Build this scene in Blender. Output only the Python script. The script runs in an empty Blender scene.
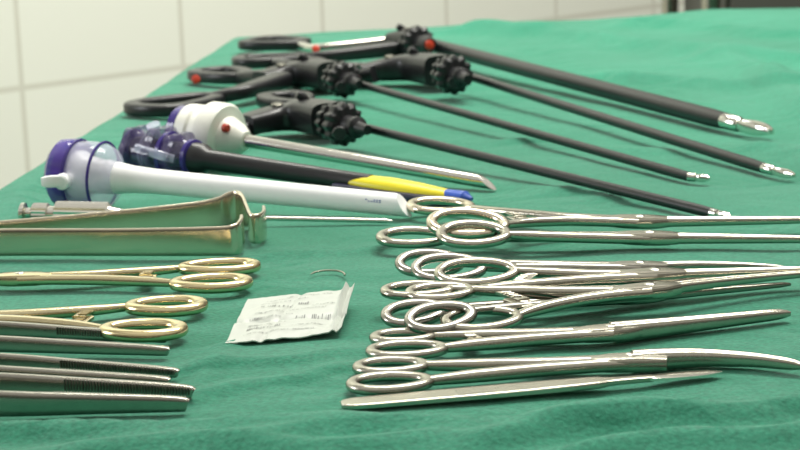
import bpy, bmesh, math, random
from mathutils import Vector, Matrix, noise
random.seed(4)
C = bpy.context.scene.collection
T = 0.90; F = 1850.0; CZ = T + 0.195
PITCH = math.radians(11.3); ROLL = math.radians(2.0)
RC = Matrix.Rotation(math.pi/2-PITCH, 3, 'X') @ Matrix.Rotation(-ROLL, 3, 'Z')
CAM = Vector((0, 0, CZ)); Z = Vector((0, 0, 1))
def ray(px, py): return RC @ Vector(((px-400)/F, (225-py)/F, -1))
def PZ(px, py, z):
    d = ray(px, py); return CAM + d*((z-CZ)/d.z)
def P(px, py, h=0.0): return PZ(px, py, T+h)

# ---------------- materials ----------------
def mat(name, col, metal=0, rough=0.5, bump=0, bscale=200, var=0.0, vscale=20, trans=0, coat=0, alpha=1, spec=0.5):
    m = bpy.data.materials.new(name); m.use_nodes = True
    nt = m.node_tree; b = nt.nodes['Principled BSDF']
    b.inputs['Base Color'].default_value = (*col, 1)
    b.inputs['Metallic'].default_value = metal; b.inputs['Roughness'].default_value = rough
    b.inputs['Transmission Weight'].default_value = trans; b.inputs['Coat Weight'].default_value = coat
    b.inputs['Alpha'].default_value = alpha; b.inputs['Specular IOR Level'].default_value = spec
    tc = nt.nodes.new('ShaderNodeTexCoord')
    if var > 0:
        n = nt.nodes.new('ShaderNodeTexNoise'); n.inputs['Scale'].default_value = vscale; n.inputs['Detail'].default_value = 4
        nt.links.new(tc.outputs['Object'], n.inputs['Vector'])
        r = nt.nodes.new('ShaderNodeMix'); r.data_type = 'RGBA'
        r.inputs[6].default_value = (*[c*(1-var) for c in col], 1); r.inputs[7].default_value = (*[min(1, c*(1+var)) for c in col], 1)
        nt.links.new(n.outputs['Fac'], r.inputs[0]); nt.links.new(r.outputs[2], b.inputs['Base Color'])
    if bump > 0:
        n = nt.nodes.new('ShaderNodeTexNoise'); n.inputs['Scale'].default_value = bscale; n.inputs['Detail'].default_value = 3
        nt.links.new(tc.outputs['Object'], n.inputs['Vector'])
        bp = nt.nodes.new('ShaderNodeBump'); bp.inputs['Strength'].default_value = bump; bp.inputs['Distance'].default_value = 0.001
        nt.links.new(n.outputs['Fac'], bp.inputs['Height']); nt.links.new(bp.outputs['Normal'], b.inputs['Normal'])
    return m
steel = mat('surgical_steel', (0.49, 0.465, 0.39), 1, 0.19, 0.06, 300, 0.1, 60)
satin = mat('satin_steel', (0.43, 0.41, 0.345), 1, 0.27, 0.08, 500, 0.1, 80)
bright = mat('bright_steel', (0.72, 0.70, 0.64), 1, 0.16, 0.05, 200, 0.05, 60)
dimsteel = mat('dim_steel', (0.36, 0.345, 0.30), 1, 0.24, 0.06, 300, 0.1, 60)
warm = mat('warm_steel', (0.68, 0.61, 0.48), 1, 0.19, 0.08, 60, 0.1, 50)
gold = mat('gold_plate', (0.72, 0.61, 0.36), 1, 0.20, 0.06, 250, 0.1, 50)
brass = mat('pale_brass', (0.62, 0.54, 0.34), 1, 0.22, 0.06, 250, 0.1, 50)
darksteel = mat('dark_steel', (0.16, 0.155, 0.13), 1, 0.34, 0.1, 250)
blackp = mat('black_plastic', (0.012, 0.012, 0.014), 0, 0.34, 0.10, 300, 0.2, 40)
shaftm = mat('black_shaft_sleeve', (0.010, 0.010, 0.012), 0, 0.34, 0.1, 600)
redp = mat('red_plastic', (0.45, 0.035, 0.012), 0, 0.35, 0.05, 200)
whitep = mat('white_plastic', (0.93, 0.94, 0.95), 0, 0.35, 0.03, 200, 0.02, 30)
creamp = mat('cream_plastic', (0.82, 0.82, 0.74), 0, 0.4, 0.03, 200, 0.05, 30)
purple = mat('purple_plastic', (0.055, 0.035, 0.24), 0, 0.15, 0.05, 200, 0.1, 30, 0.2)
purpleclear = mat('clear_purple_plastic', (0.10, 0.06, 0.36), 0, 0.10, 0.05, 200, 0.2, 60, 0, alpha=0.75)
lav = mat('clear_lavender', (0.70, 0.70, 0.88), 0, 0.06, 0.05, 100, 0.05, 60, 0, alpha=0.42, spec=0.8)
smoke = mat('smoky_purple_plastic', (0.11, 0.09, 0.20), 0, 0.08, 0.25, 120, 0.4, 90, 0, alpha=0.55, spec=0.8)
yellow = mat('yellow_plastic', (0.80, 0.66, 0.02), 0, 0.35, 0.05, 200, 0.05, 30)
blue = mat('blue_plastic', (0.03, 0.09, 0.45), 0, 0.3, 0.05, 200, 0.1, 30)
inkb = mat('blue_ink', (0.10, 0.14, 0.40), 0, 0.5, 0.02, 100)
ink = mat('grey_ink', (0.25, 0.26, 0.25), 0, 0.7, 0.02, 100)
paper = mat('packet_paper', (0.52, 0.55, 0.50), 0, 0.42, 0.2, 150, 0.05, 90)

cloth = bpy.data.materials.new('green_drape'); cloth.use_nodes = True
nt = cloth.node_tree; b = nt.nodes['Principled BSDF']
tc = nt.nodes.new('ShaderNodeTexCoord')
n1 = nt.nodes.new('ShaderNodeTexNoise'); n1.inputs['Scale'].default_value = 6; n1.inputs['Detail'].default_value = 4
nt.links.new(tc.outputs['Object'], n1.inputs['Vector'])
cr = nt.nodes.new('ShaderNodeValToRGB')
cr.color_ramp.elements[0].position = 0.3; cr.color_ramp.elements[0].color = (0.024, 0.185, 0.112, 1)
cr.color_ramp.elements[1].position = 0.7; cr.color_ramp.elements[1].color = (0.034, 0.228, 0.142, 1)
nt.links.new(n1.outputs['Fac'], cr.inputs['Fac'])
n4 = nt.nodes.new('ShaderNodeTexNoise'); n4.inputs['Scale'].default_value = 520; n4.inputs['Detail'].default_value = 2
nt.links.new(tc.outputs['Object'], n4.inputs['Vector'])
mr = nt.nodes.new('ShaderNodeMapRange'); mr.inputs[1].default_value = .3; mr.inputs[2].default_value = .7; mr.inputs[3].default_value = .80; mr.inputs[4].default_value = 1.20
nt.links.new(n4.outputs['Fac'], mr.inputs[0])
vm = nt.nodes.new('ShaderNodeVectorMath'); vm.operation = 'SCALE'
nt.links.new(cr.outputs['Color'], vm.inputs[0]); nt.links.new(mr.outputs[0], vm.inputs['Scale']); nt.links.new(vm.outputs[0], b.inputs['Base Color'])
b.inputs['Roughness'].default_value = 0.9; b.inputs['Sheen Weight'].default_value = 0.20; b.inputs['Sheen Roughness'].default_value = 0.5
b.inputs['Specular IOR Level'].default_value = 0.15
n2 = nt.nodes.new('ShaderNodeTexNoise'); n2.inputs['Scale'].default_value = 600; n2.inputs['Detail'].default_value = 2
nt.links.new(tc.outputs['Object'], n2.inputs['Vector'])
n3 = nt.nodes.new('ShaderNodeTexNoise'); n3.inputs['Scale'].default_value = 13; n3.inputs['Detail'].default_value = 2; n3.inputs['Distortion'].default_value = 1.2
nt.links.new(tc.outputs['Object'], n3.inputs['Vector'])
bp = nt.nodes.new('ShaderNodeBump'); bp.inputs['Strength'].default_value = 0.6; bp.inputs['Distance'].default_value = 0.0007
bp2 = nt.nodes.new('ShaderNodeBump'); bp2.inputs['Strength'].default_value = 0.8; bp2.inputs['Distance'].default_value = 0.009
nt.links.new(n2.outputs['Fac'], bp.inputs['Height']); nt.links.new(n3.outputs['Fac'], bp2.inputs['Height'])
nt.links.new(bp2.outputs['Normal'], bp.inputs['Normal']); nt.links.new(bp.outputs['Normal'], b.inputs['Normal'])

def tilemat(name, c1, c2, mortar, w, h, ms, axes):
    m = bpy.data.materials.new(name); m.use_nodes = True
    nt = m.node_tree; b = nt.nodes['Principled BSDF']
    tc = nt.nodes.new('ShaderNodeTexCoord'); s = nt.nodes.new('ShaderNodeSeparateXYZ'); c = nt.nodes.new('ShaderNodeCombineXYZ')
    nt.links.new(tc.outputs['Object'], s.inputs[0])
    nt.links.new(s.outputs[axes[0]], c.inputs[0]); nt.links.new(s.outputs[axes[1]], c.inputs[1])
    br = nt.nodes.new('ShaderNodeTexBrick'); br.offset = 0; br.squash = 1
    br.inputs['Scale'].default_value = 1; br.inputs['Brick Width'].default_value = w; br.inputs['Row Height'].default_value = h
    br.inputs['Mortar Size'].default_value = ms; br.inputs['Mortar Smooth'].default_value = 0.3
    br.inputs['Color1'].default_value = (*c1, 1); br.inputs['Color2'].default_value = (*c2, 1); br.inputs['Mortar'].default_value = (*mortar, 1)
    nt.links.new(c.outputs[0], br.inputs['Vector']); nt.links.new(br.outputs['Color'], b.inputs['Base Color'])
    b.inputs['Roughness'].default_value = 0.35
    return m

# ---------------- mesh helpers ----------------
def mk(name, bm, m, parent=None, origin=None, ang=38):
    bmesh.ops.recalc_face_normals(bm, faces=bm.faces[:])
    if origin is None: origin = parent['_o'] if parent is not None else None
    if origin is None:
        xs = [v.co for v in bm.verts]
        origin = Vector(((min(v.x for v in xs)+max(v.x for v in xs))/2, (min(v.y for v in xs)+max(v.y for v in xs))/2, min(v.z for v in xs)))
    origin = Vector(origin)
    for v in bm.verts: v.co -= origin
    me = bpy.data.meshes.new(name); bm.to_mesh(me); bm.free()
    me.materials.append(m); me.shade_smooth(); me.set_sharp_from_angle(angle=math.radians(ang))
    o = bpy.data.objects.new(name, me); C.objects.link(o)
    if parent is not None:
        o.parent = parent
        o['_o'] = list(origin)
    else:
        o.location = origin; o['_o'] = list(origin)
    return o
def thing(name, label, cat, loc, group=None):
    o = bpy.data.objects.new(name, None); C.objects.link(o); o.empty_display_size = 0.02
    o.location = loc; o['_o'] = list(loc); o['label'] = label; o['category'] = cat
    if group: o['group'] = group
    return o
def tag(o, label, cat, group=None):
    o['label'] = label; o['category'] = cat
    if group: o['group'] = group
def struct(o): o['kind'] = 'structure'; return o

def sweep(bm, pts, w, t, up=Z, n=12, closed=False, e=2.0):
    N = len(pts); rings = []
    if not isinstance(w, (list, tuple)): w = [w]*N
    if not isinstance(t, (list, tuple)): t = [t]*N
    for i in range(N):
        if closed: tan = pts[(i+1) % N]-pts[i-1]
        else: tan = pts[min(i+1, N-1)]-pts[max(i-1, 0)]
        tan.normalize(); s = tan.cross(up).normalized(); v = s.cross(tan).normalized()
        r = []
        for k in range(n):
            a = 2*math.pi*(k+0.5)/n; c = math.cos(a); q = math.sin(a)
            x = math.copysign(abs(c)**(2/e), c)*w[i]; y = math.copysign(abs(q)**(2/e), q)*t[i]
            r.append(bm.verts.new(pts[i]+s*x+v*y))
        rings.append(r)
    for i in range(N if closed else N-1):
        A = rings[i]; B = rings[(i+1) % N]
        for k in range(n): bm.faces.new((A[k], A[(k+1) % n], B[(k+1) % n], B[k]))
    if not closed:
        bm.faces.new(rings[0][::-1]); bm.faces.new(rings[-1])
def path(ctrl, m=6):
    v = [list(c[0])+[c[1], c[2]] for c in ctrl]; out = []
    L = len(v)
    for i in range(L-1):
        p0 = v[max(i-1, 0)]; p1 = v[i]; p2 = v[i+1]; p3 = v[min(i+2, L-1)]
        for k in range(m):
            u = k/m
            out.append([0.5*((2*b_)+(-a_+c_)*u+(2*a_-5*b_+4*c_-d_)*u*u+(-a_+3*b_-3*c_+d_)*u**3) for a_, b_, c_, d_ in zip(p0, p1, p2, p3)])
    out.append(v[-1])
    return [Vector(o[:3]) for o in out], [max(o[3], 1e-5) for o in out], [max(o[4], 1e-5) for o in out]
def sw(bm, ctrl, m=6, **k):
    p, w, t = path(ctrl, m); sweep(bm, p, w, t, **k)
def basis(axis):
    a = axis.normalized(); r = Z if abs(a.z) < 0.9 else Vector((1, 0, 0))
    s = a.cross(r).normalized(); return a, s, s.cross(a).normalized()
def lathe(bm, o, axis, prof, n=36, flute=None, sz=1.0, bevel=0.0):
    a, s, u = basis(axis); rings = []
    for i, (x, r) in enumerate(prof):
        ring = []
        for k in range(n):
            th = 2*math.pi*k/n; rr = max(r, 1e-5)
            if flute and r > flute[2]: rr *= 1+flute[1]*math.cos(flute[0]*th)
            sh = -bevel*(0.5+0.5*math.sin(th)) if (bevel and i == len(prof)-1) else 0   # oblique end cut
            ring.append(bm.verts.new(o+a*(x+sh)+s*(rr*math.cos(th))+u*(rr*sz*math.sin(th))))
        rings.append(ring)
    for A, B in zip(rings, rings[1:]):
        for k in range(n): bm.faces.new((A[k], A[(k+1) % n], B[(k+1) % n], B[k]))
    bm.faces.new(rings[0][::-1]); bm.faces.new(rings[-1])
def box(bm, c, sx, sy, sz, bev=0.0, rot=None):
    M = Matrix.Translation(c) @ (rot.to_4x4() if rot else Matrix.Identity(4)) @ Matrix.Diagonal((sx, sy, sz, 1))
    g = bmesh.ops.create_cube(bm, size=1, matrix=M)
    if bev > 0:
        es = list({e for v in g['verts'] for e in v.link_edges})
        bmesh.ops.bevel(bm, geom=es, offset=bev, segments=2, affect='EDGES', profile=0.5)
def NB(): return bmesh.new()

# ---------------- room ----------------
DZ = 0.33
W1 = PZ(22, 88, CZ-DZ); W2 = PZ(640, 8, CZ-DZ); W3 = PZ(176, 66.5, CZ-DZ)
wu = (W2-W1).normalized(); tw = (W3-W1).length
walltile = tilemat('wall_tile', (0.86, 0.88, 0.79), (0.84, 0.86, 0.77), (0.68, 0.68, 0.59), tw, 0.30, 0.005, (0, 2))
bm = NB(); z0 = W1.z
for (a, z) in ((-2.2, -z0), (4.5, -z0), (4.5, 1.9), (-2.2, 1.9)): bm.verts.new((a, 0, z))
for (a, z) in ((-2.2, -z0), (4.5, -z0), (4.5, 1.9), (-2.2, 1.9)): bm.verts.new((a, 0.1, z))
bm.verts.ensure_lookup_table(); V = bm.verts
for f in ((0, 1, 2, 3), (7, 6, 5, 4), (0, 4, 5, 1), (1, 5, 6, 2), (2, 6, 7, 3), (3, 7, 4, 0)): bm.faces.new([V[i] for i in f])
wall = struct(mk('wall_back', bm, walltile, origin=(0, 0, 0)))
wall.location = W1; wall.rotation_euler = (0, 0, math.atan2(wu.y, wu.x))
floorm = tilemat('floor_tile', (0.30, 0.30, 0.27), (0.28, 0.28, 0.25), (0.16, 0.16, 0.14), 0.4, 0.4, 0.004, (0, 1))
bm = NB(); box(bm, Vector((0.5, 2, -0.05)), 9, 9, 0.1)
struct(mk('floor', bm, floorm, origin=(0, 0, 0)))

# ---------------- table and drape ----------------
PL0 = P(0, 195); PL1 = P(240, 36); PF = P(690, 13)
dL = (PL1-PL0).normalized(); dF = (PF-PL1).normalized()
NL = PL0-dL*((PL0.y-0.36)/dL.y)
LA = 1.4; LB = (PL1-NL).length
ridges = []
def rg(x1, y1, x2, y2, w, h): ridges.append((P(x1, y1), P(x2, y2), w, h))
rg(480, 32, 860, 66, 0.022, 0.011); rg(560, 76, 860, 96, 0.015, 0.008); rg(640, 24, 850, 38, 0.022, 0.010)
rg(450, 34, 560, 36, 0.02, 0.006); rg(765, 150, 900, 190, 0.014, 0.007)
rg(500, 44, 640, 92, 0.016, -0.004); rg(720, 60, 860, 130, 0.020, 0.010); rg(780, 80, 900, 150, 0.016, 0.007)
rg(-60, 438, 330, 426, 0.006, 0.0055); rg(300, 436, 640, 420, 0.006, 0.0055); rg(520, 438, 860, 400, 0.007, 0.0060)
rg(600, 450, 860, 428, 0.007, 0.006); rg(100, 450, 420, 444, 0.007, 0.005)
rg(210, 392, 330, 372, 0.006, 0.0026); rg(200, 366, 330, 354, 0.005, 0.0022); rg(520, 142, 640, 150, 0.012, 0.003)
rg(20, 200, 90, 142, 0.010, 0.003); rg(270, 254, 370, 248, 0.006, 0.0024); rg(565, 190, 640, 200, 0.010, 0.003)
rg(205, 372, 225, 350, 0.005, 0.0024)
def hgt(p):
    x, y = p.x, p.y
    z = 0.0012*noise.noise(Vector((x*9, y*6, 1.3)))+0.0007*noise.noise(Vector((x*28, y*20, 4.3)))
    far = min(1, max(0, (y-1.5)/0.4))*min(1, max(0, (x-.05)/.2)); z += far*0.008*noise.noise(Vector((x*7+3, y*5, 7.7)))
    for A, B, w, h in ridges:
        ab = (B-A); ab.z = 0; L = ab.length; ap = Vector((x-A.x, y-A.y, 0)); t = ap.dot(ab)/(L*L)
        wob = 0.5*w*math.sin(t*7)
        dd = ap.cross(ab).z/L+wob
        end = 1 if 0 <= t <= 1 else math.exp(-((min(abs(t), abs(t-1))*L/0.025)**2))
        if abs(dd) < 4*w: z += h*end*math.exp(-(dd/w)**2)
    return z-0.0008
def seq(L, st):
    o = [i*st for i in range(int(L/st)+1)]; o[-1] = L
    out = [0.004*i for i in range(1, 14)]+[0.056+0.03*i for i in range(1, 17)]
    return [-d for d in out[::-1]]+o+[L+d for d in out]
As = seq(LA, 0.005); Bs = seq(LB, 0.0045); rr = 0.018
def fall(d):
    if d <= 0: return 0, 0
    if d < rr*math.pi/2: return rr*math.sin(d/rr), rr*(1-math.cos(d/rr))
    return rr, rr+d-rr*math.pi/2
bm = NB(); grid = []
for bb in Bs:
    row = []
    for a in As:
        ca = min(max(a, 0), LA); cb = min(max(bb, 0), LB)
        da = abs(a-ca); db = abs(bb-cb); base = NL+dF*ca+dL*cb
        d = max(da, db)+0.35*min(da, db); out, dn = fall(d)
        dirv = Vector((0, 0, 0))
        if da > 0: dirv += dF*math.copysign(da, a-ca)
        if db > 0: dirv += dL*math.copysign(db, bb-cb)
        p = base.copy()
        if d > 0:
            dirv.normalize(); wv = (0.5+0.5*math.sin((ca*31+cb*27)+2*math.sin(cb*9+ca*7)))*0.03*min(1, dn/0.25)
            p += dirv*(out+wv)
        p.z = T+hgt(base)-dn
        row.append(bm.verts.new(p))
    grid.append(row)
for i in range(len(Bs)-1):
    for j in range(len(As)-1): bm.faces.new((grid[i][j], grid[i][j+1], grid[i+1][j+1], grid[i+1][j]))
o = mk('surgical_drape', bm, cloth, ang=80)
tag(o, 'green cotton surgical drape spread over the whole instrument table', 'cloth')
tb = thing('instrument_table', 'metal instrument table standing under the green surgical drape', 'table', (*(NL+dF*LA/2+dL*LB/2).xy, 0))
bm = NB(); c4 = [NL+dF*0.004+dL*0.004, NL+dF*(LA-0.004)+dL*0.004, NL+dF*(LA-0.004)+dL*(LB-0.004), NL+dF*0.004+dL*(LB-0.004)]
lo = [bm.verts.new((c.x, c.y, T-0.050)) for c in c4]; hi = [bm.verts.new((c.x, c.y, T-0.014)) for c in c4]
bm.faces.new(lo[::-1]); bm.faces.new(hi)
for i in range(4): bm.faces.new((lo[i], lo[(i+1) % 4], hi[(i+1) % 4], hi[i]))
mk('tabletop', bm, satin, tb)
for fa, fb in ((.08, .06), (.92, .06), (.92, .94), (.08, .94)):
    bm = NB(); q = NL+dF*LA*fa+dL*LB*fb
    lathe(bm, Vector((q.x, q.y, 0)), Z, [(0, 0.02), (0.03, 0.022), (0.04, 0.016), (T-0.050, 0.016)], 20); mk('leg', bm, satin, tb)

cc = Vector((0.67, 2.75, 0))
cb_ = thing('metal_cabinet', 'dark metal cabinet with steel corner post behind far right table edge', 'cabinet', cc)
bm = NB(); box(bm, cc+Vector((0.04, 0, 0.70)), 0.50, 0.36, 1.24, 0.006); mk('body', bm, mat('dark_enamel', (0.05, 0.05, 0.04), 0.2, 0.45, 0.05, 100), cb_)
for sx in (-0.23, 0.31):
    for sy in (-0.19, 0.19):
        bm = NB(); lathe(bm, cc+Vector((sx, sy, 0)), Z, [(0, 0.013), (1.36, 0.013)], 16); mk('post', bm, satin, cb_)
for sx in (-0.085, 0.165):
    bm = NB(); box(bm, cc+Vector((sx, -0.187, 0.70)), 0.235, 0.014, 1.18, 0.004); dr = mk('door', bm, mat('dark_door', (0.07, 0.07, 0.06), 0.2, 0.4, 0.05, 100), cb_)
    bm = NB(); box(bm, cc+Vector((sx+(0.09 if sx < 0 else -0.09), -0.203, 0.72)), 0.012, 0.02, 0.12, 0.003); mk('handle', bm, satin, dr)

# ---------------- ring-handled instruments ----------------
def ring(bm, c, d, a, b, tilt, w, t, n=48, sec=12, egg=0.12, sq=2.0, e=2.0):
    nn = Vector((0, -math.sin(tilt), math.cos(tilt))); lg = (d-nn*d.dot(nn)).normalized(); sd = nn.cross(lg)
    pts = []
    for k in range(n):
        th = 2*math.pi*k/n; c_ = math.cos(th); s_ = math.sin(th)
        c_ = math.copysign(abs(c_)**(2/sq), c_); s_ = math.copysign(abs(s_)**(2/sq), s_)
        pts.append(c+lg*(a*c_)+sd*(b*s_*(1-egg*c_)))
    sweep(bm, pts, w, t, up=nn, n=sec, closed=True, e=e); return lg
def ring_tool(name, label, cat, ra, rb, joint, tip, m=steel, rm=None, bend=0, group=None, jw=0.0022, ratchet=True, k=1.0, rw=0.0024):
    rm = rm or m
    J = P(*joint); Tp = P(*tip); rs = [ra, rb]; cs = [P(*r[:3]) for r in rs]; M = (cs[0]+cs[1])/2
    d = (J-M).normalized(); side = d.cross(Z).normalized()
    root = thing(name, label, cat, (J.x, J.y, T), group)
    ed = []
    for r, c in zip(rs, cs):
        bm = NB(); dd = (d*0.8+(J-c).normalized()*0.2).normalized()
        lg = ring(bm, c, dd, r[3], r[4], math.radians(r[5]), rw, rw*0.80, e=2.4); mk('finger_ring', bm, rm, root)
        ed.append(c+lg*(r[3]-0.0003))
    M0 = (ed[0]+ed[1])/2; pos = []
    for i in (0, 1):
        sg = 1 if (ed[i]-M0).dot(side) > 0 else -1
        o_ = ed[i]-M0; ctrl = []; pp = {}
        for f in (0, .04, .1, .2, .35, .55, .78, 1):
            q = M0.lerp(J, f)+Vector((o_.x, o_.y, 0))*(1-f)**2.4+Z*o_.z*(1-f)**1.5+side*(sg*0.0019*k*min(1, f*3))
            ww = 0.0018+0.0006*min(1, f*5)+0.0005*f
            ctrl.append((q, ww*k, (0.0015+0.0006*min(1, f*4))*k)); pp[f] = q
        bm = NB(); sw(bm, ctrl, 5, n=12, e=2.8); mk('shank', bm, m, root); pos.append(pp)
    if ratchet:
        bm = NB(); A = pos[0][.2]; B = pos[1][.2]; mid = (A+B)/2
        for q, s in ((A, 1), (B, -1)):
            e_ = mid+(mid-q)*0.25+Z*0.0008*s
            sweep(bm, [q+d*0.001*s, e_+d*0.001*s], 0.0026*k, 0.0009, n=8, e=5)
            for z_ in range(4):
                qq = q.lerp(e_, 0.4+0.14*z_)+Z*0.0011; sweep(bm, [qq-d*0.002, qq+d*0.002], 0.0004, 0.0004, n=6)
        mk('ratchet', bm, m, root)
    dj = (Tp-J); L = dj.length; dj.normalize(); js = dj.cross(Z).normalized()
    bm = NB(); sw(bm, [(J-d*0.013*k, 0.0026*k, 0.0021*k), (J-d*0.007*k, 0.0042*k, 0.0026*k), (J+dj*0.004*k, 0.0044*k, 0.0027*k), (J+dj*0.011*k, 0.0030*k, 0.0022*k)], 4, n=12, e=4)
    mk('box_joint', bm, m, root)
    bm = NB(); lathe(bm, J+Z*0.0022*k, Z, [(0, 0.0022*k), (0.0005*k, 0.0021*k), (0.0008*k, 0.0016*k)], 16); mk('pivot_screw', bm, bright, root)
    for s in (1, -1):
        ctrl = []
        for f in (0, .15, .4, .7, .92, 1):
            q = J.lerp(Tp, f)+js*(s*(0.0015-0.0007*f)*k+bend*(f*f-f)*4)
            tw_ = (1-0.55*f) if f < 1 else 0.25
            ctrl.append((q, jw*0.62*tw_*k, jw*0.95*tw_*k))
        bm = NB(); sw(bm, ctrl, 5, n=12, e=2.8); mk('jaw', bm, m, root)
    return root
RG = 'ring-handled instruments gathered on the right'
ring_tool('surgical_scissors', 'long slender curved-tip scissors, closest ring-handled tool to the front scalpel', 'scissors',
    (391, 366.5, .003, .0126, .0082, 0), (390, 383, .003, .0142, .0095, 0), (632, 362, .004), (802, 366, .0035), satin, bend=0.0085, group=RG, jw=0.0036, ratchet=False, k=1.2)
ring_tool('needle_holder', 'straight pointed needle holder lying second from the front, behind the curved scissors', 'needle holder',
    (403, 337, .003, .0115, .0075, 0), (407, 350, .0032, .0142, .0090, 0), (612, 333, .004), (789, 313, .0035), satin, group=RG, jw=0.0036, k=1.2)
ring_tool('artery_forceps', 'steel artery forceps lowest in the pile with rings nearest the straight needle holder', 'clamp',
    (414, 313, .006, .0120, .0086, 14), (441, 317, .008, .0132, .0092, 16), (640, 297, .004), (790, 284, .003), dimsteel, group=RG, k=1.0)
ring_tool('artery_forceps', 'long clamp resting on top of the pile, right-hand ring low towards camera', 'clamp',
    (418, 290, .010, .0142, .0082, 4), (482, 319, .0065, .0150, .0096, 9), (650, 291, .010), (830, 272, .008), steel, group=RG, bend=0.003, k=1.2)
ring_tool('artery_forceps', 'curved-jaw clamp in the middle of the pile whose drooping tip ends inside frame', 'clamp',
    (430, 263, .008, .0142, .0096, 17), (449, 268, .010, .0152, .0102, 17), (640, 268, .006), (786, 268, .004), dimsteel, group=RG, bend=0.006, k=1.1)
ring_tool('artery_forceps', 'bright clamp crossing over the middle pile with its ring raised highest', 'clamp',
    (440, 292, .010, .0130, .0080, 6), (477, 272, .013, .0168, .0102, 15), (655, 276, .010), (850, 268, .008), steel, group=RG, k=1.2)
ring_tool('artery_forceps', 'rearmost clamp on the right, lying just in front of a black shaft tip', 'clamp',
    (441, 206, .006, .0168, .0105, 6), (468, 223, .012, .0185, .0118, 17), (640, 222, .007), (880, 219, .006), steel, rm=warm, group=RG, k=1.25, rw=.0028)
ring_tool('artery_forceps', 'long straight clamp second from the back with ring sticking out leftmost', 'clamp',
    (414, 237, .006, .0168, .0112, 6), (474, 234, .010, .0162, .0114, 14), (650, 238, .006), (880, 240, .004), steel, group=RG, k=1.25, rw=.0028)
GG = 'gold-ringed needle holders on the left'
ring_tool('needle_holder', 'gold-ringed needle holder beside the steel retractors, rear of the gold pair', 'needle holder',
    (219, 267, .004, .0172, .0094, 0), (211, 283, .004, .0166, .0102, 0), (20, 279, .004), (-110, 281, .003), brass, rm=gold, group=GG, k=1.15, rw=.0032)
ring_tool('needle_holder', 'gold-ringed needle holder lying between the forceps and the other gold one', 'needle holder',
    (166, 306, .004, .0156, .0100, 0), (143, 330, .004, .0162, .0100, 0), (-60, 318, .004), (-190, 320, .003), brass, rm=gold, group=GG, k=1.15, rw=.0032)

# ---------------- scalpel ----------------
a = P(344, 404.5, .0019); e = P(652, 378, .0021); tp = P(722, 371.5, .0019); d = (e-a).normalized(); L = (e-a).length
root = thing('scalpel', 'flat satin scalpel lying nearest the front edge beside the scissors', 'scalpel', (*a.lerp(e, .5).xy, T))
bm = NB()
sw(bm, [(a-d*.0010, .0020, .0008), (a, .0034, .0010), (a+d*.002, .0045, .0010), (a+d*.008, .0053, .0011), (a+d*.045, .0057, .0012), (a+d*L*.6, .0055, .0013), (a+d*L*.80, .0044, .0014), (a+d*L*.86, .0026, .0012), (a+d*L*.93, .0021, .0011), (e, .0021, .0010)], 6, n=16, e=6)
hd = mk('handle', bm, satin, root)
bm = NB()
for i in range(50):
    q = a+d*(L*.36+i*.0011)+Z*.00115; s = d.cross(Z)
    sweep(bm, [q-s*.0040, q+s*.0040], .00025, .00018, n=6)
mk('grip_ridges', bm, dimsteel, hd)
bm = NB(); sw(bm, [(e-d*.003, .0018, .0008), (e.lerp(tp, .2), .0036, .0008), (e.lerp(tp, .6), .0038, .0006), (e.lerp(tp, .85), .0026, .0005), (tp, .0003, .0002)], 5, n=8, e=4)
mk('blade', bm, bright, root)

# ---------------- thumb forceps ----------------
FG = 'thumb forceps at the front left'
def forceps(label, t1, t2, m1, m2, rear, f=1.0):
    A = [P(*t1), P(*t2)]; B = [P(*m1), P(*m2)]; R = P(*rear)
    root = thing('thumb_forceps', label, 'forceps', (*R.xy, T), FG)
    mid = (A[0]+A[1])/2
    z = lambda v, h: Vector((v.x, v.y, T+h+.0004))
    for k in (0, 1):
        bm = NB(); q = A[k]; mm = B[k]; dd = (q-mm); dd.z = 0; dd.normalize()
        side = dd.cross(Z).normalized(); sg = 1 if (mid-q).dot(side) > 0 else -1
        far = R.lerp(mm, 0.5)+(mm-(B[0]+B[1])/2)*0.35
        sw(bm, [(z(R, .0044*f), .0010, .0042*f), (z(far, .0048*f), .0012, .0046*f), (z(mm, .0042*f), .0018, .0040*f), (z(mm.lerp(q, .5), .0034*f), .0020, .0032*f), (z(mm.lerp(q, .85), .0028*f), .0019, .0026*f), (z(q-dd*.0015, .0024*f), .0017, .0022*f), (z(q, .0022*f), .0012, .0017*f)], 6, n=16, e=4)
        arm = mk('arm', bm, dimsteel, root)
        bm = NB(); mr_ = (q-mm).length
        for i in range(42):
            s_ = .001+i*.00115; u = s_/mr_
            c = q-dd*s_+side*sg*.0019; top = (.0023*f+.0019*f*min(1, u*1.1))*1.88
            sweep(bm, [z(c, top*.45), z(c, top)], .0005, .00030, up=dd, n=6, e=4)
        mk('serration', bm, darksteel, arm)
    bm = NB(); rd = (R-(B[0]+B[1])/2).normalized(); sweep(bm, [Vector((*(R-rd*.004).xy, T+.005*f)), Vector((*(R+rd*.008).xy, T+.005*f))], .0019, .0044*f, n=12, e=4); mk('joined_end', bm, satin, root)
forceps('serrated thumb forceps rear of three, beside the gold-ringed needle holder', (167, 344, 0), (169, 357, 0), (0, 338, 0), (0, 353, 0), (-190, 343, 0), .85)
forceps('serrated thumb forceps lying in the middle of the three forceps', (178, 379, 0), (170, 388, 0), (0, 371, 0), (0, 384, 0), (-200, 373, 0), .85)
forceps('serrated thumb forceps nearest the camera with the widest arms', (193, 401, 0), (188, 413, 0), (0, 399, 0), (0, 418, 0), (-210, 406, 0), 1.2)

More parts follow.
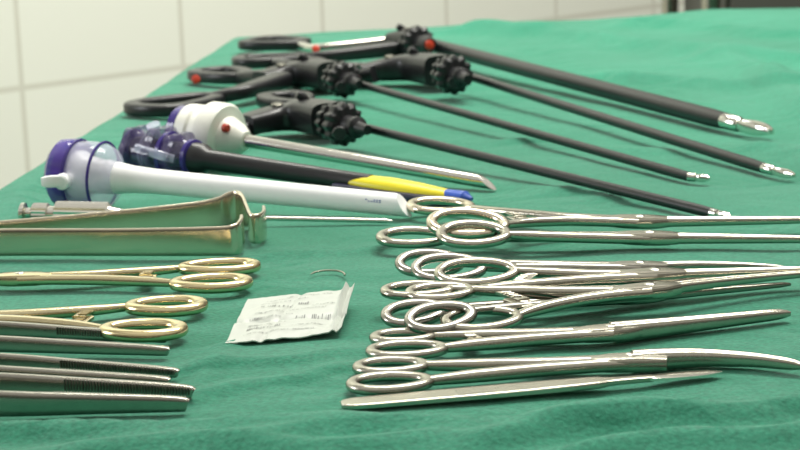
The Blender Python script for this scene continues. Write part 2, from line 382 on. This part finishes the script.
# ---------------- retractors ----------------
def band(label, pts, group, thick=.0012):
    bm = NB(); ctrl = [(P(x, y, 0)+Z*(h_+.0005), thick, h_) for x, y, h_ in pts]
    sw(bm, ctrl, 8, n=20, e=4.5); o = mk('retractor', bm, warm, ang=60); tag(o, label, 'retractor', group)
RT = 'flat steel retractors on the left'
band('wide flat steel retractor standing on edge in front, short end bent back', [(-260, 262, .0072), (-100, 261, .0074), (0, 257, .0072), (120, 257, .0072), (215, 257, .0076), (236, 256, .0080), (242, 252, .0084), (243, 248, .0086)], RT)
band('flat steel retractor behind the front one with hooked lip at its end', [(-260, 254, .0050), (-100, 248, .0054), (0, 243, .0058), (100, 237, .0066), (190, 232, .0078), (220, 230, .0088), (235, 229, .0102), (243, 231, .0102), (248, 238, .0088), (252, 244, .0080), (260, 244, .0078), (265, 240, .0078), (265, 235, .0078)], RT)

# ---------------- insufflation needle ----------------
a = P(20, 213, .0080); bq = P(393, 221, .0015); d = bq-a; L = d.length
root = thing('insufflation_needle', 'thin steel needle with knurled hub lying behind the retractors', 'needle', (*a.xy, T))
bm = NB(); lathe(bm, a, d, [(0, .004), (.001, .0058), (.003, .0058), (.004, .003), (.008, .003)], 24); mk('luer_end', bm, bright, root)
bm = NB(); lathe(bm, a, d, [(.007, .0045), (.008, .0056), (.016, .0056), (.017, .0044), (.020, .0044), (.021, .0068), (.050, .0068), (.052, .0048), (.060, .0030)], 36, flute=(18, .05, .0050)); mk('hub', bm, bright, root)
bm = NB(); lathe(bm, a, d, [(.055, .0013), (L-.004, .0013), (L, .0003)], 12); mk('needle_shaft', bm, bright, root)

# ---------------- trocars ----------------
a = P(98, 176, .019); bq = P(411, 206, .0070); d = bq-a; L = d.length; ax, sd, up_ = basis(d)
root = thing('trocar', 'white plastic trocar sleeve with round purple and clear head at left', 'trocar', (*a.lerp(bq, .5).xy, T), 'trocars at the back left')
bm = NB(); lathe(bm, a, d, [(-.027, .012), (-.026, .0165), (-.023, .0196), (-.015, .0204), (-.0135, .0198)], 48); mk('purple_cap', bm, purpleclear, root)
bm = NB(); lathe(bm, a, d, [(-.0250, .0090), (-.0240, .0135), (-.0145, .0145)], 40); mk('cap_core', bm, purple, root)
bm = NB(); lathe(bm, a, d, [(-.0138, .0192), (-.008, .0198), (-.002, .0199), (.004, .0192), (.009, .0165), (.012, .0110), (.013, .0085)], 48); mk('clear_housing', bm, lav, root)
bm = NB(); lathe(bm, a, d, [(-.0145, .0140), (-.010, .0140), (-.006, .0115), (.008, .0090)], 40); mk('inner_seal', bm, whitep, root)
bm = NB()
for o_ in (.0035, -.0125):
    pts = [a+ax*o_+sd*(.0200*math.cos(t_*math.pi/24))+up_*(.0200*math.sin(t_*math.pi/24)) for t_ in range(48)]
    sweep(bm, pts, .0009, .0009, up=ax, n=8, closed=True)
mk('rim', bm, purple, root)
bm = NB(); lathe(bm, a, d, [(.006, .0100), (.012, .0094), (.022, .0080), (.035, .0073), (.06, .0070), (.12, .0066), (L-.010, .0063), (L, .0060)], 40, bevel=.008); mk('cannula', bm, whitep, root)
bm = NB(); q = a-ax*.016-Vector((0, 1, 0))*.018; lathe(bm, q+Vector((0, .004, 0)), Vector((-.35, -1, -.1)), [(0, .0036), (.005, .0036), (.006, .0046), (.010, .0046), (.011, .0038)], 24); sc = mk('stopcock', bm, whitep, root)
bm = NB(); sw(bm, [(q+Vector((-.004, -.006, .000)), .002, .0035), (q+Vector((-.010, -.007, .000)), .002, .0035), (q+Vector((-.014, -.007, .000)), .0012, .0025)], 4, n=10, e=3); mk('stopcock_lever', bm, whitep, sc)
bm = NB()
for i in range(6):   # small illegible blue print near the end of the sleeve
    q = a+ax*(L-.024+i*.0016)
    for j in range(2):
        if (i*5+j*3) % 7 in (3, 5): continue
        ang = math.radians(22-8*j)
        nrm = Vector((0, -math.cos(ang), math.sin(ang))); nrm = (nrm-ax*nrm.dot(ax)).normalized()
        box(bm, q+nrm*.0064, .0009, .0002, .0006, 0, Matrix((ax, nrm, ax.cross(nrm))).transposed())
mk('printed_marks', bm, inkb, root)
a = P(162, 153, .017); bq = P(352, 186, .008); e3 = P(446, 196, .006); e4 = P(472, 199, .004)
d = e4-a; L = d.length; ax, sd, up_ = basis(d); l1 = (bq-a).length; l2 = (e3-a).length
root = thing('trocar', 'black trocar with smoky purple head, yellow sleeve and blue tip', 'trocar', (*bq.xy, T), 'trocars at the back left')
bm = NB(); lathe(bm, a, d, [(-.025, .010), (-.023, .015), (-.017, .0160), (-.015, .0135), (-.005, .0140), (-.003, .017), (.003, .0170), (.005, .0140), (.012, .0135), (.014, .0150), (.018, .0150), (.021, .011), (.026, .009)], 48, flute=(6, .07, .0136)); mk('head', bm, smoke, root)
bm = NB(); lathe(bm, a, d, [(-.022, .008), (-.012, .010), (0, .007), (.012, .009), (.024, .007)], 30); mk('inner_core', bm, shaftm, root)
bm = NB(); lathe(bm, a, d, [(-.011, .0115), (-.010, .0125), (-.006, .0125), (-.005, .0115)], 30); mk('inner_seal', bm, lav, root)
for off, r_ in ((-.0250, .0130), (.0045, .0146), (.0225, .0115)):
    bm = NB(); lathe(bm, a+ax*off, d, [(0, r_*.8), (.001, r_), (.0035, r_), (.0045, r_*.85)], 36); mk('collar', bm, purple, root)
bm = NB(); lathe(bm, a-ax*.004+Z*.012, Vector((-.2, -.4, 1)), [(0, .003), (.004, .003), (.0045, .0045), (.0065, .0045)], 20); mk('button', bm, lav, root)
bm = NB(); sw(bm, [(a-ax*.018-Vector((0, .016, -.004)), .0015, .0025), (a-Vector((0, .019, -.002)), .0015, .003), (a+ax*.012-Vector((0, .015, 0)), .0015, .0025)], 5, n=10, e=3); mk('release_lever', bm, lav, root)
bm = NB(); lathe(bm, a, d, [(.024, .0100), (.034, .0094), (.038, .0064), (l1+.006, .0056)], 32); mk('shaft', bm, shaftm, root)
bm = NB(); lathe(bm, a, d, [(l1-.006, .0057), (l1+.004, .0074), (l1+.02, .0082), (l2-.022, .0072), (l2, .0048)], 32, sz=.66); mk('yellow_sleeve', bm, yellow, root)
bm = NB(); lathe(bm, a, d, [(l2-.004, .0050), (l2+.008, .0056), (L-.004, .0045), (L, .0015)], 28, sz=.7); mk('blue_tip', bm, blue, root)
bm = NB(); off = Vector((0, -.0080, -.0036)); sw(bm, [(a+ax*(l1-.02)+off, .0030, .0024), (a+ax*l1+off, .0036, .0028), (a+ax*(l2-.01)+off+Z*.001, .0034, .0026), (a+ax*(l2+.004)+off+Vector((0, .003, .001)), .0015, .0015)], 5, n=12, e=3); mk('lower_rail', bm, mat('navy_plastic', (.01, .012, .04), 0, .3, .05, 200), root)
a = P(212, 135, .022); bq = P(496, 184, .0040); d = bq-a; L = d.length; ax, sd, up_ = basis(d)
root = thing('trocar', 'steel trocar tube with cream round head and red button', 'trocar', (*a.lerp(bq, .5).xy, T), 'trocars at the back left')
bm = NB(); lathe(bm, a, d, [(-.020, .015), (-.018, .018), (-.010, .0185), (-.008, .0170), (-.002, .0180), (0, .0218), (.010, .0220), (.0125, .0205), (.0135, .014), (.022, .0105), (.028, .006)], 56); hd = mk('head', bm, creamp, root)
bm = NB(); lathe(bm, a+ax*.012+Vector((.0, -.012, .008)), ax+Vector((0, -.2, .1)), [(0, .0028), (.0025, .0028), (.0035, .002)], 20); mk('button', bm, redp, hd)
bm = NB(); lathe(bm, a-ax*.028, d, [(0, .012), (.002, .0158), (.008, .0165), (.009, .014)], 40); mk('rear_cap', bm, purple, root)
bm = NB(); lathe(bm, a, d, [(.024, .0042), (L-.014, .0039), (L, .0037)], 28, bevel=.012); mk('cannula', bm, bright, root)

# ---------------- laparoscopic instruments ----------------
LG = 'laparoscopic instruments across the back'
def lap(label, s0, s1, tip, r, knob, body, rings, accents=()):
    A = P(*s0); B = P(*s1); Tp = P(*tip); d = (B-A); L = d.length; ax = d.normalized()
    root = thing('laparoscopic_grasper', label, 'grasper', (*A.xy, T), LG)
    bm = NB(); lathe(bm, A, d, [(0, r*1.0), (L*.97, r), (L, r*.9)], 24); mk('shaft', bm, shaftm, root)
    j = (Tp-B); JL = j.length; jx, js, ju = basis(j)
    bm = NB(); lathe(bm, B, j, [(-.001, r*.88), (JL*.30, r*.85), (JL*.34, r*.6)], 20); mk('ferrule', bm, bright, root)
    for s in (1, -1):
        bm = NB()
        st = B+jx*JL*.3
        sw(bm, [(st+js*s*r*.25, r*.30, r*.55), (B+jx*JL*.55+js*s*r*.65, r*.30, r*.65), (B+jx*JL*.8+js*s*r*.6, r*.28, r*.6), (Tp+js*s*r*.25, r*.16, r*.3)], 5, n=10, e=3)
        mk('jaw', bm, bright, root)
    K = P(*knob); kr = knob[2]*.76
    bm = NB(); lathe(bm, K, ax, [(-.012, kr*.62), (-.011, kr*.88), (-.006, kr*.90), (-.005, kr*.66), (-.001, kr*.62), (.001, kr*.98), (.003, kr*1.05), (.008, kr*1.03), (.010, kr*.86), (.011, kr*.50), (.019, kr*.44), (.020, kr*.54), (.024, kr*.54), (.026, r*1.5), (.036, r*1.1)], 96, flute=(12, .07, kr*.80)); mk('rotation_knob', bm, blackp, root, ang=28)
    pts = [P(*b_[:3]) for b_ in body]
    bm = NB(); sw(bm, [(p, b_[3]*1.15, b_[4]) for p, b_ in zip(pts, body)], 6, n=20, e=3.8); bd = mk('handle_body', bm, blackp, root)
    k_ = len(pts)//2
    bm = NB(); lathe(bm, pts[k_]+Z*.001, Vector((0, -.1, 1)), [(0, .0045), (body[k_][4]+.0004, .0045), (body[k_][4]+.0010, .0035)], 20); mk('hinge_pin', bm, darksteel, bd)
    bm = NB(); pk_ = K-ax*.002+Vector((0, -kr*.75, -kr*.3)); sw(bm, [(pk_, .0045, .0045), (pk_+Vector((.001, -.006, .000)), .0042, .0042), (pk_+Vector((.002, -.010, .000)), .0055, .0050), (pk_+Vector((.002, -.013, .000)), .0045, .0042)], 4, n=14); mk('flush_port', bm, blackp, root)
    bm = NB(); pk_ = pts[1]+Z*body[1][4]*.5; sw(bm, [(pk_, .0042, .0042), (pk_+Vector((-.003, -.002, .007)), .0036, .0036), (pk_+Vector((-.007, -.003, .010)), .003, .003)], 4, n=12); mk('cable_post', bm, blackp, root)
    for q in rings:
        c = P(*q['c']); to = P(*q['to']); dd = (to-c); dd.z = 0; dd.normalize()
        bm = NB(); lg = ring(bm, c, dd, q['a'], q['b'], math.radians(q.get('tilt', 0)), q.get('w', .0068), q.get('t', .0050), sec=16, egg=.30, sq=2.5, e=4.0); mk('finger_loop', bm, blackp, root)
        start = c+lg*q['a']; mids = [P(*m_) for m_ in q.get('via', [])]
        m_ = q.get('m', blackp); ww = q.get('aw', .0085)
        bm = NB(); sw(bm, [(start-lg*.002, ww*.9, ww*.60)]+[(v, ww, ww*.68) for v in mids]+[(to, ww*1.15, ww*.85)], 8, n=16, e=4); mk('handle_arm', bm, m_, root)
    for ac in accents:
        bm = NB(); p = P(*ac[:3]); lathe(bm, p, Vector(ac[4:7]), [(0, ac[3]), (ac[3]*.4, ac[3]), (ac[3]*.55, ac[3]*.7)], 20)
        mk('red_marker', bm, redp, root)
    return root
lap('black grasper nearest the trocars, its knob beside the steel trocar head', (350, 124, .015), (712, 213, .0035), (729, 217, .003), .0030,
    (339, 123, .0180), [(330, 120, .016, .012, .012), (308, 115, .015, .0130, .0115), (278, 118, .013, .0110, .0090), (244, 125, .012, .0085, .007)],
    [dict(c=(214, 137, .0075), to=(258, 122, .012), a=.024, b=.013), dict(c=(288, 101, .0075), to=(326, 112, .014), a=.027, b=.015)])
lap('black grasper with long finger loop reaching furthest left over the drape', (352, 82, .015), (690, 177, .0035), (709, 179, .003), .0030,
    (341, 79, .0180), [(332, 76, .016, .012, .012), (308, 73, .015, .0130, .0115), (282, 76, .013, .0110, .0090), (260, 80, .012, .0085, .007)],
    [dict(c=(178, 104, .0065), to=(282, 80, .012), via=[(246, 91, .011)], a=.038, b=.023), dict(c=(224, 75, .0075), to=(268, 77, .012), a=.030, b=.019)],
    accents=((356, 79, .0185, .0036, .7, -1, .3), (196, 79.5, .0085, .0040, -.1, -1, .35)))
lap('black grasper whose handle passes behind the knob of the long-looped one', (462, 74, .015), (764, 168, .004), (794, 176, .003), .0035,
    (451, 74, .0195), [(441, 71, .017, .013, .013), (418, 67, .016, .0140, .0120), (390, 69, .014, .0115, .0100), (360, 73, .012, .0085, .007)],
    [dict(c=(302, 64, .0065), to=(366, 71, .012), a=.030, b=.016), dict(c=(322, 80, .0065), to=(375, 74, .012), a=.024, b=.012)])
lap('thick black grasper at the very back with a steel handle arm', (428, 44, .016), (725, 121, .007), (771, 132, .005), .0064,
    (416, 42, .0195), [(416, 43, .018, .012, .013), (405, 42, .017, .012, .012), (394, 42, .016, .010, .010)],
    [dict(c=(277, 43, .009), to=(404, 39, .016), via=[(318, 48, .012)], a=.031, b=.026, m=bright, aw=.0058), dict(c=(272, 60, .0075), to=(406, 47, .013), via=[(330, 56, .010)], a=.032, b=.018)],
    accents=((429, 45, .0225, .0046, .7, -1, .2), (316, 49, .0150, .0038, 0, -1, .5)))

# ---------------- suture needle ----------------
bm = NB(); c = P(327, 275.5, .0012); pts = []
for k in range(25):
    th = math.radians(-5+165*k/24); pts.append(c+Vector((.0084*math.cos(th), .0110*math.sin(th), 0)))
sweep(bm, pts, [.0005]*22+[.0004, .0003, .0001], [.0005]*22+[.0004, .0003, .0001], n=8)
o = mk('suture_needle', bm, satin); tag(o, 'tiny curved suture needle lying alone behind the paper packet', 'needle')

# ---------------- packet ----------------
TL = P(248, 299, .0025); TR = P(355, 288, .007); BR = P(342, 332, .0018); BL = P(225, 343, .0013)
def pk(u, v):
    p = (BL.lerp(BR, u)).lerp(TL.lerp(TR, u), v)
    z = .0010*math.sin(u*3.1)*math.sin(v*3.1)+.0012*noise.noise(Vector((u*4, v*4, 2)))+.0004*noise.noise(Vector((u*13, v*10, 5)))
    z += .0038*math.exp(-((u-.92)/.025)**2)*(0.3+v*.7)-.0014*math.exp(-((u-.3-v*.2)/.03)**2)*.6-.0014*math.exp(-((v-.45+u*.1)/.03)**2)
    z += max(0, u-.95)*.05
    return p+Z*z
root = thing('suture_packet', 'crumpled pale paper packet with grey print lying in the centre', 'packet', (*((TL+BR)/2).xy, T))
bm = NB(); n1_, n2_ = 60, 40
g = [[bm.verts.new(pk(i/n1_, j/n2_)) for i in range(n1_+1)] for j in range(n2_+1)]
for j in range(n2_):
    for i in range(n1_): bm.faces.new((g[j][i], g[j][i+1], g[j+1][i+1], g[j+1][i]))
r = bmesh.ops.extrude_face_region(bm, geom=bm.faces[:])
for v in [x for x in r['geom'] if isinstance(x, bmesh.types.BMVert)]: v.co.z -= .0005
mk('packet_sheet', bm, paper, root)
bm = NB()
def pq(u0, v0, u1, v1):
    q = [pk(u0, v0), pk(u1, v0), pk(u1, v1), pk(u0, v1)]
    bm.faces.new([bm.verts.new(x+Z*.0003) for x in q])
for v0, hh_, u0, u1, st in ((.88, .022, .20, .80, .012), (.80, .022, .16, .62, .012), (.68, .06, .18, .60, .019), (.62, .018, .66, .86, .011), (.55, .022, .15, .8, .011), (.46, .022, .12, .5, .012), (.36, .075, .54, .86, .017), (.30, .022, .14, .46, .012), (.21, .06, .14, .44, .019), (.20, .02, .52, .82, .011), (.11, .020, .12, .74, .011)):
    u = u0
    while u < u1:
        w_ = st*random.uniform(.25, .75)
        if random.random() < .82: pq(u, v0+hh_*random.uniform(0, .35), u+w_, v0+hh_*random.uniform(.6, 1))
        u += st*1.05
mk('printed_marks', bm, ink, root)

# ---------------- light, world, camera ----------------
def area(name, loc, target, sx, sy, e, col):
    l = bpy.data.lights.new(name, 'AREA'); l.shape = 'RECTANGLE'; l.size = sx; l.size_y = sy; l.energy = e; l.color = col
    o = bpy.data.objects.new(name, l); C.objects.link(o); o.location = loc
    o.rotation_euler = (Vector(target)-Vector(loc)).to_track_quat('-Z', 'Y').to_euler()
area('ceiling_lamp', (0.3, 2.1, 2.9), (0.1, 1.2, .9), 1.5, 0.4, 45, (1, .98, .90))
area('added_side_light', (-2.4, 0.9, 1.65), (0.1, 1.3, .9), 0.7, 0.9, 23, (.95, .98, 1))  # added light low on the left, for grazing light; no real window
area('added_wall_fill', (0.6, 1.6, 2.7), (0.1, 3.6, .7), 1.2, 0.5, 46, (1, .98, .90))  # unseen fill added only to brighten the tiled wall, not a room fixture
w = bpy.data.worlds.new('World'); bpy.context.scene.world = w; w.use_nodes = True
nt = w.node_tree; bg = nt.nodes['Background']
tc = nt.nodes.new('ShaderNodeTexCoord'); s = nt.nodes.new('ShaderNodeSeparateXYZ'); nt.links.new(tc.outputs['Generated'], s.inputs[0])
r = nt.nodes.new('ShaderNodeValToRGB'); els = r.color_ramp.elements
mr = nt.nodes.new('ShaderNodeMapRange'); mr.inputs[1].default_value = -1; mr.inputs[2].default_value = 1
nt.links.new(s.outputs[2], mr.inputs[0]); nt.links.new(mr.outputs[0], r.inputs[0])
els[0].position = 0.45; els[0].color = (.03, .03, .025, 1); els[1].position = 1; els[1].color = (.78, .77, .69, 1)
for p_, c_ in ((.56, (.06, .06, .05)), (.63, (.40, .39, .33)), (.70, (.10, .10, .085)), (.79, (.95, .93, .84)), (.87, (.36, .35, .31)), (.94, (.95, .93, .86))):
    x = els.new(p_); x.color = (*c_, 1)
nt.links.new(r.outputs[0], bg.inputs[0]); bg.inputs[1].default_value = 0.9
cd = bpy.data.cameras.new('camera'); cam = bpy.data.objects.new('camera', cd); C.objects.link(cam)
cam.matrix_world = Matrix.Translation(CAM) @ RC.to_4x4()
cd.sensor_width = 36; cd.lens = F/800*36; cd.clip_start = 0.02
cd.dof.use_dof = True; cd.dof.focus_distance = 0.80; cd.dof.aperture_fstop = 26
bpy.context.scene.camera = cam
bpy.context.scene.view_settings.view_transform = 'Standard'
for o in bpy.data.objects:
    if '_o' in o: del o['_o']
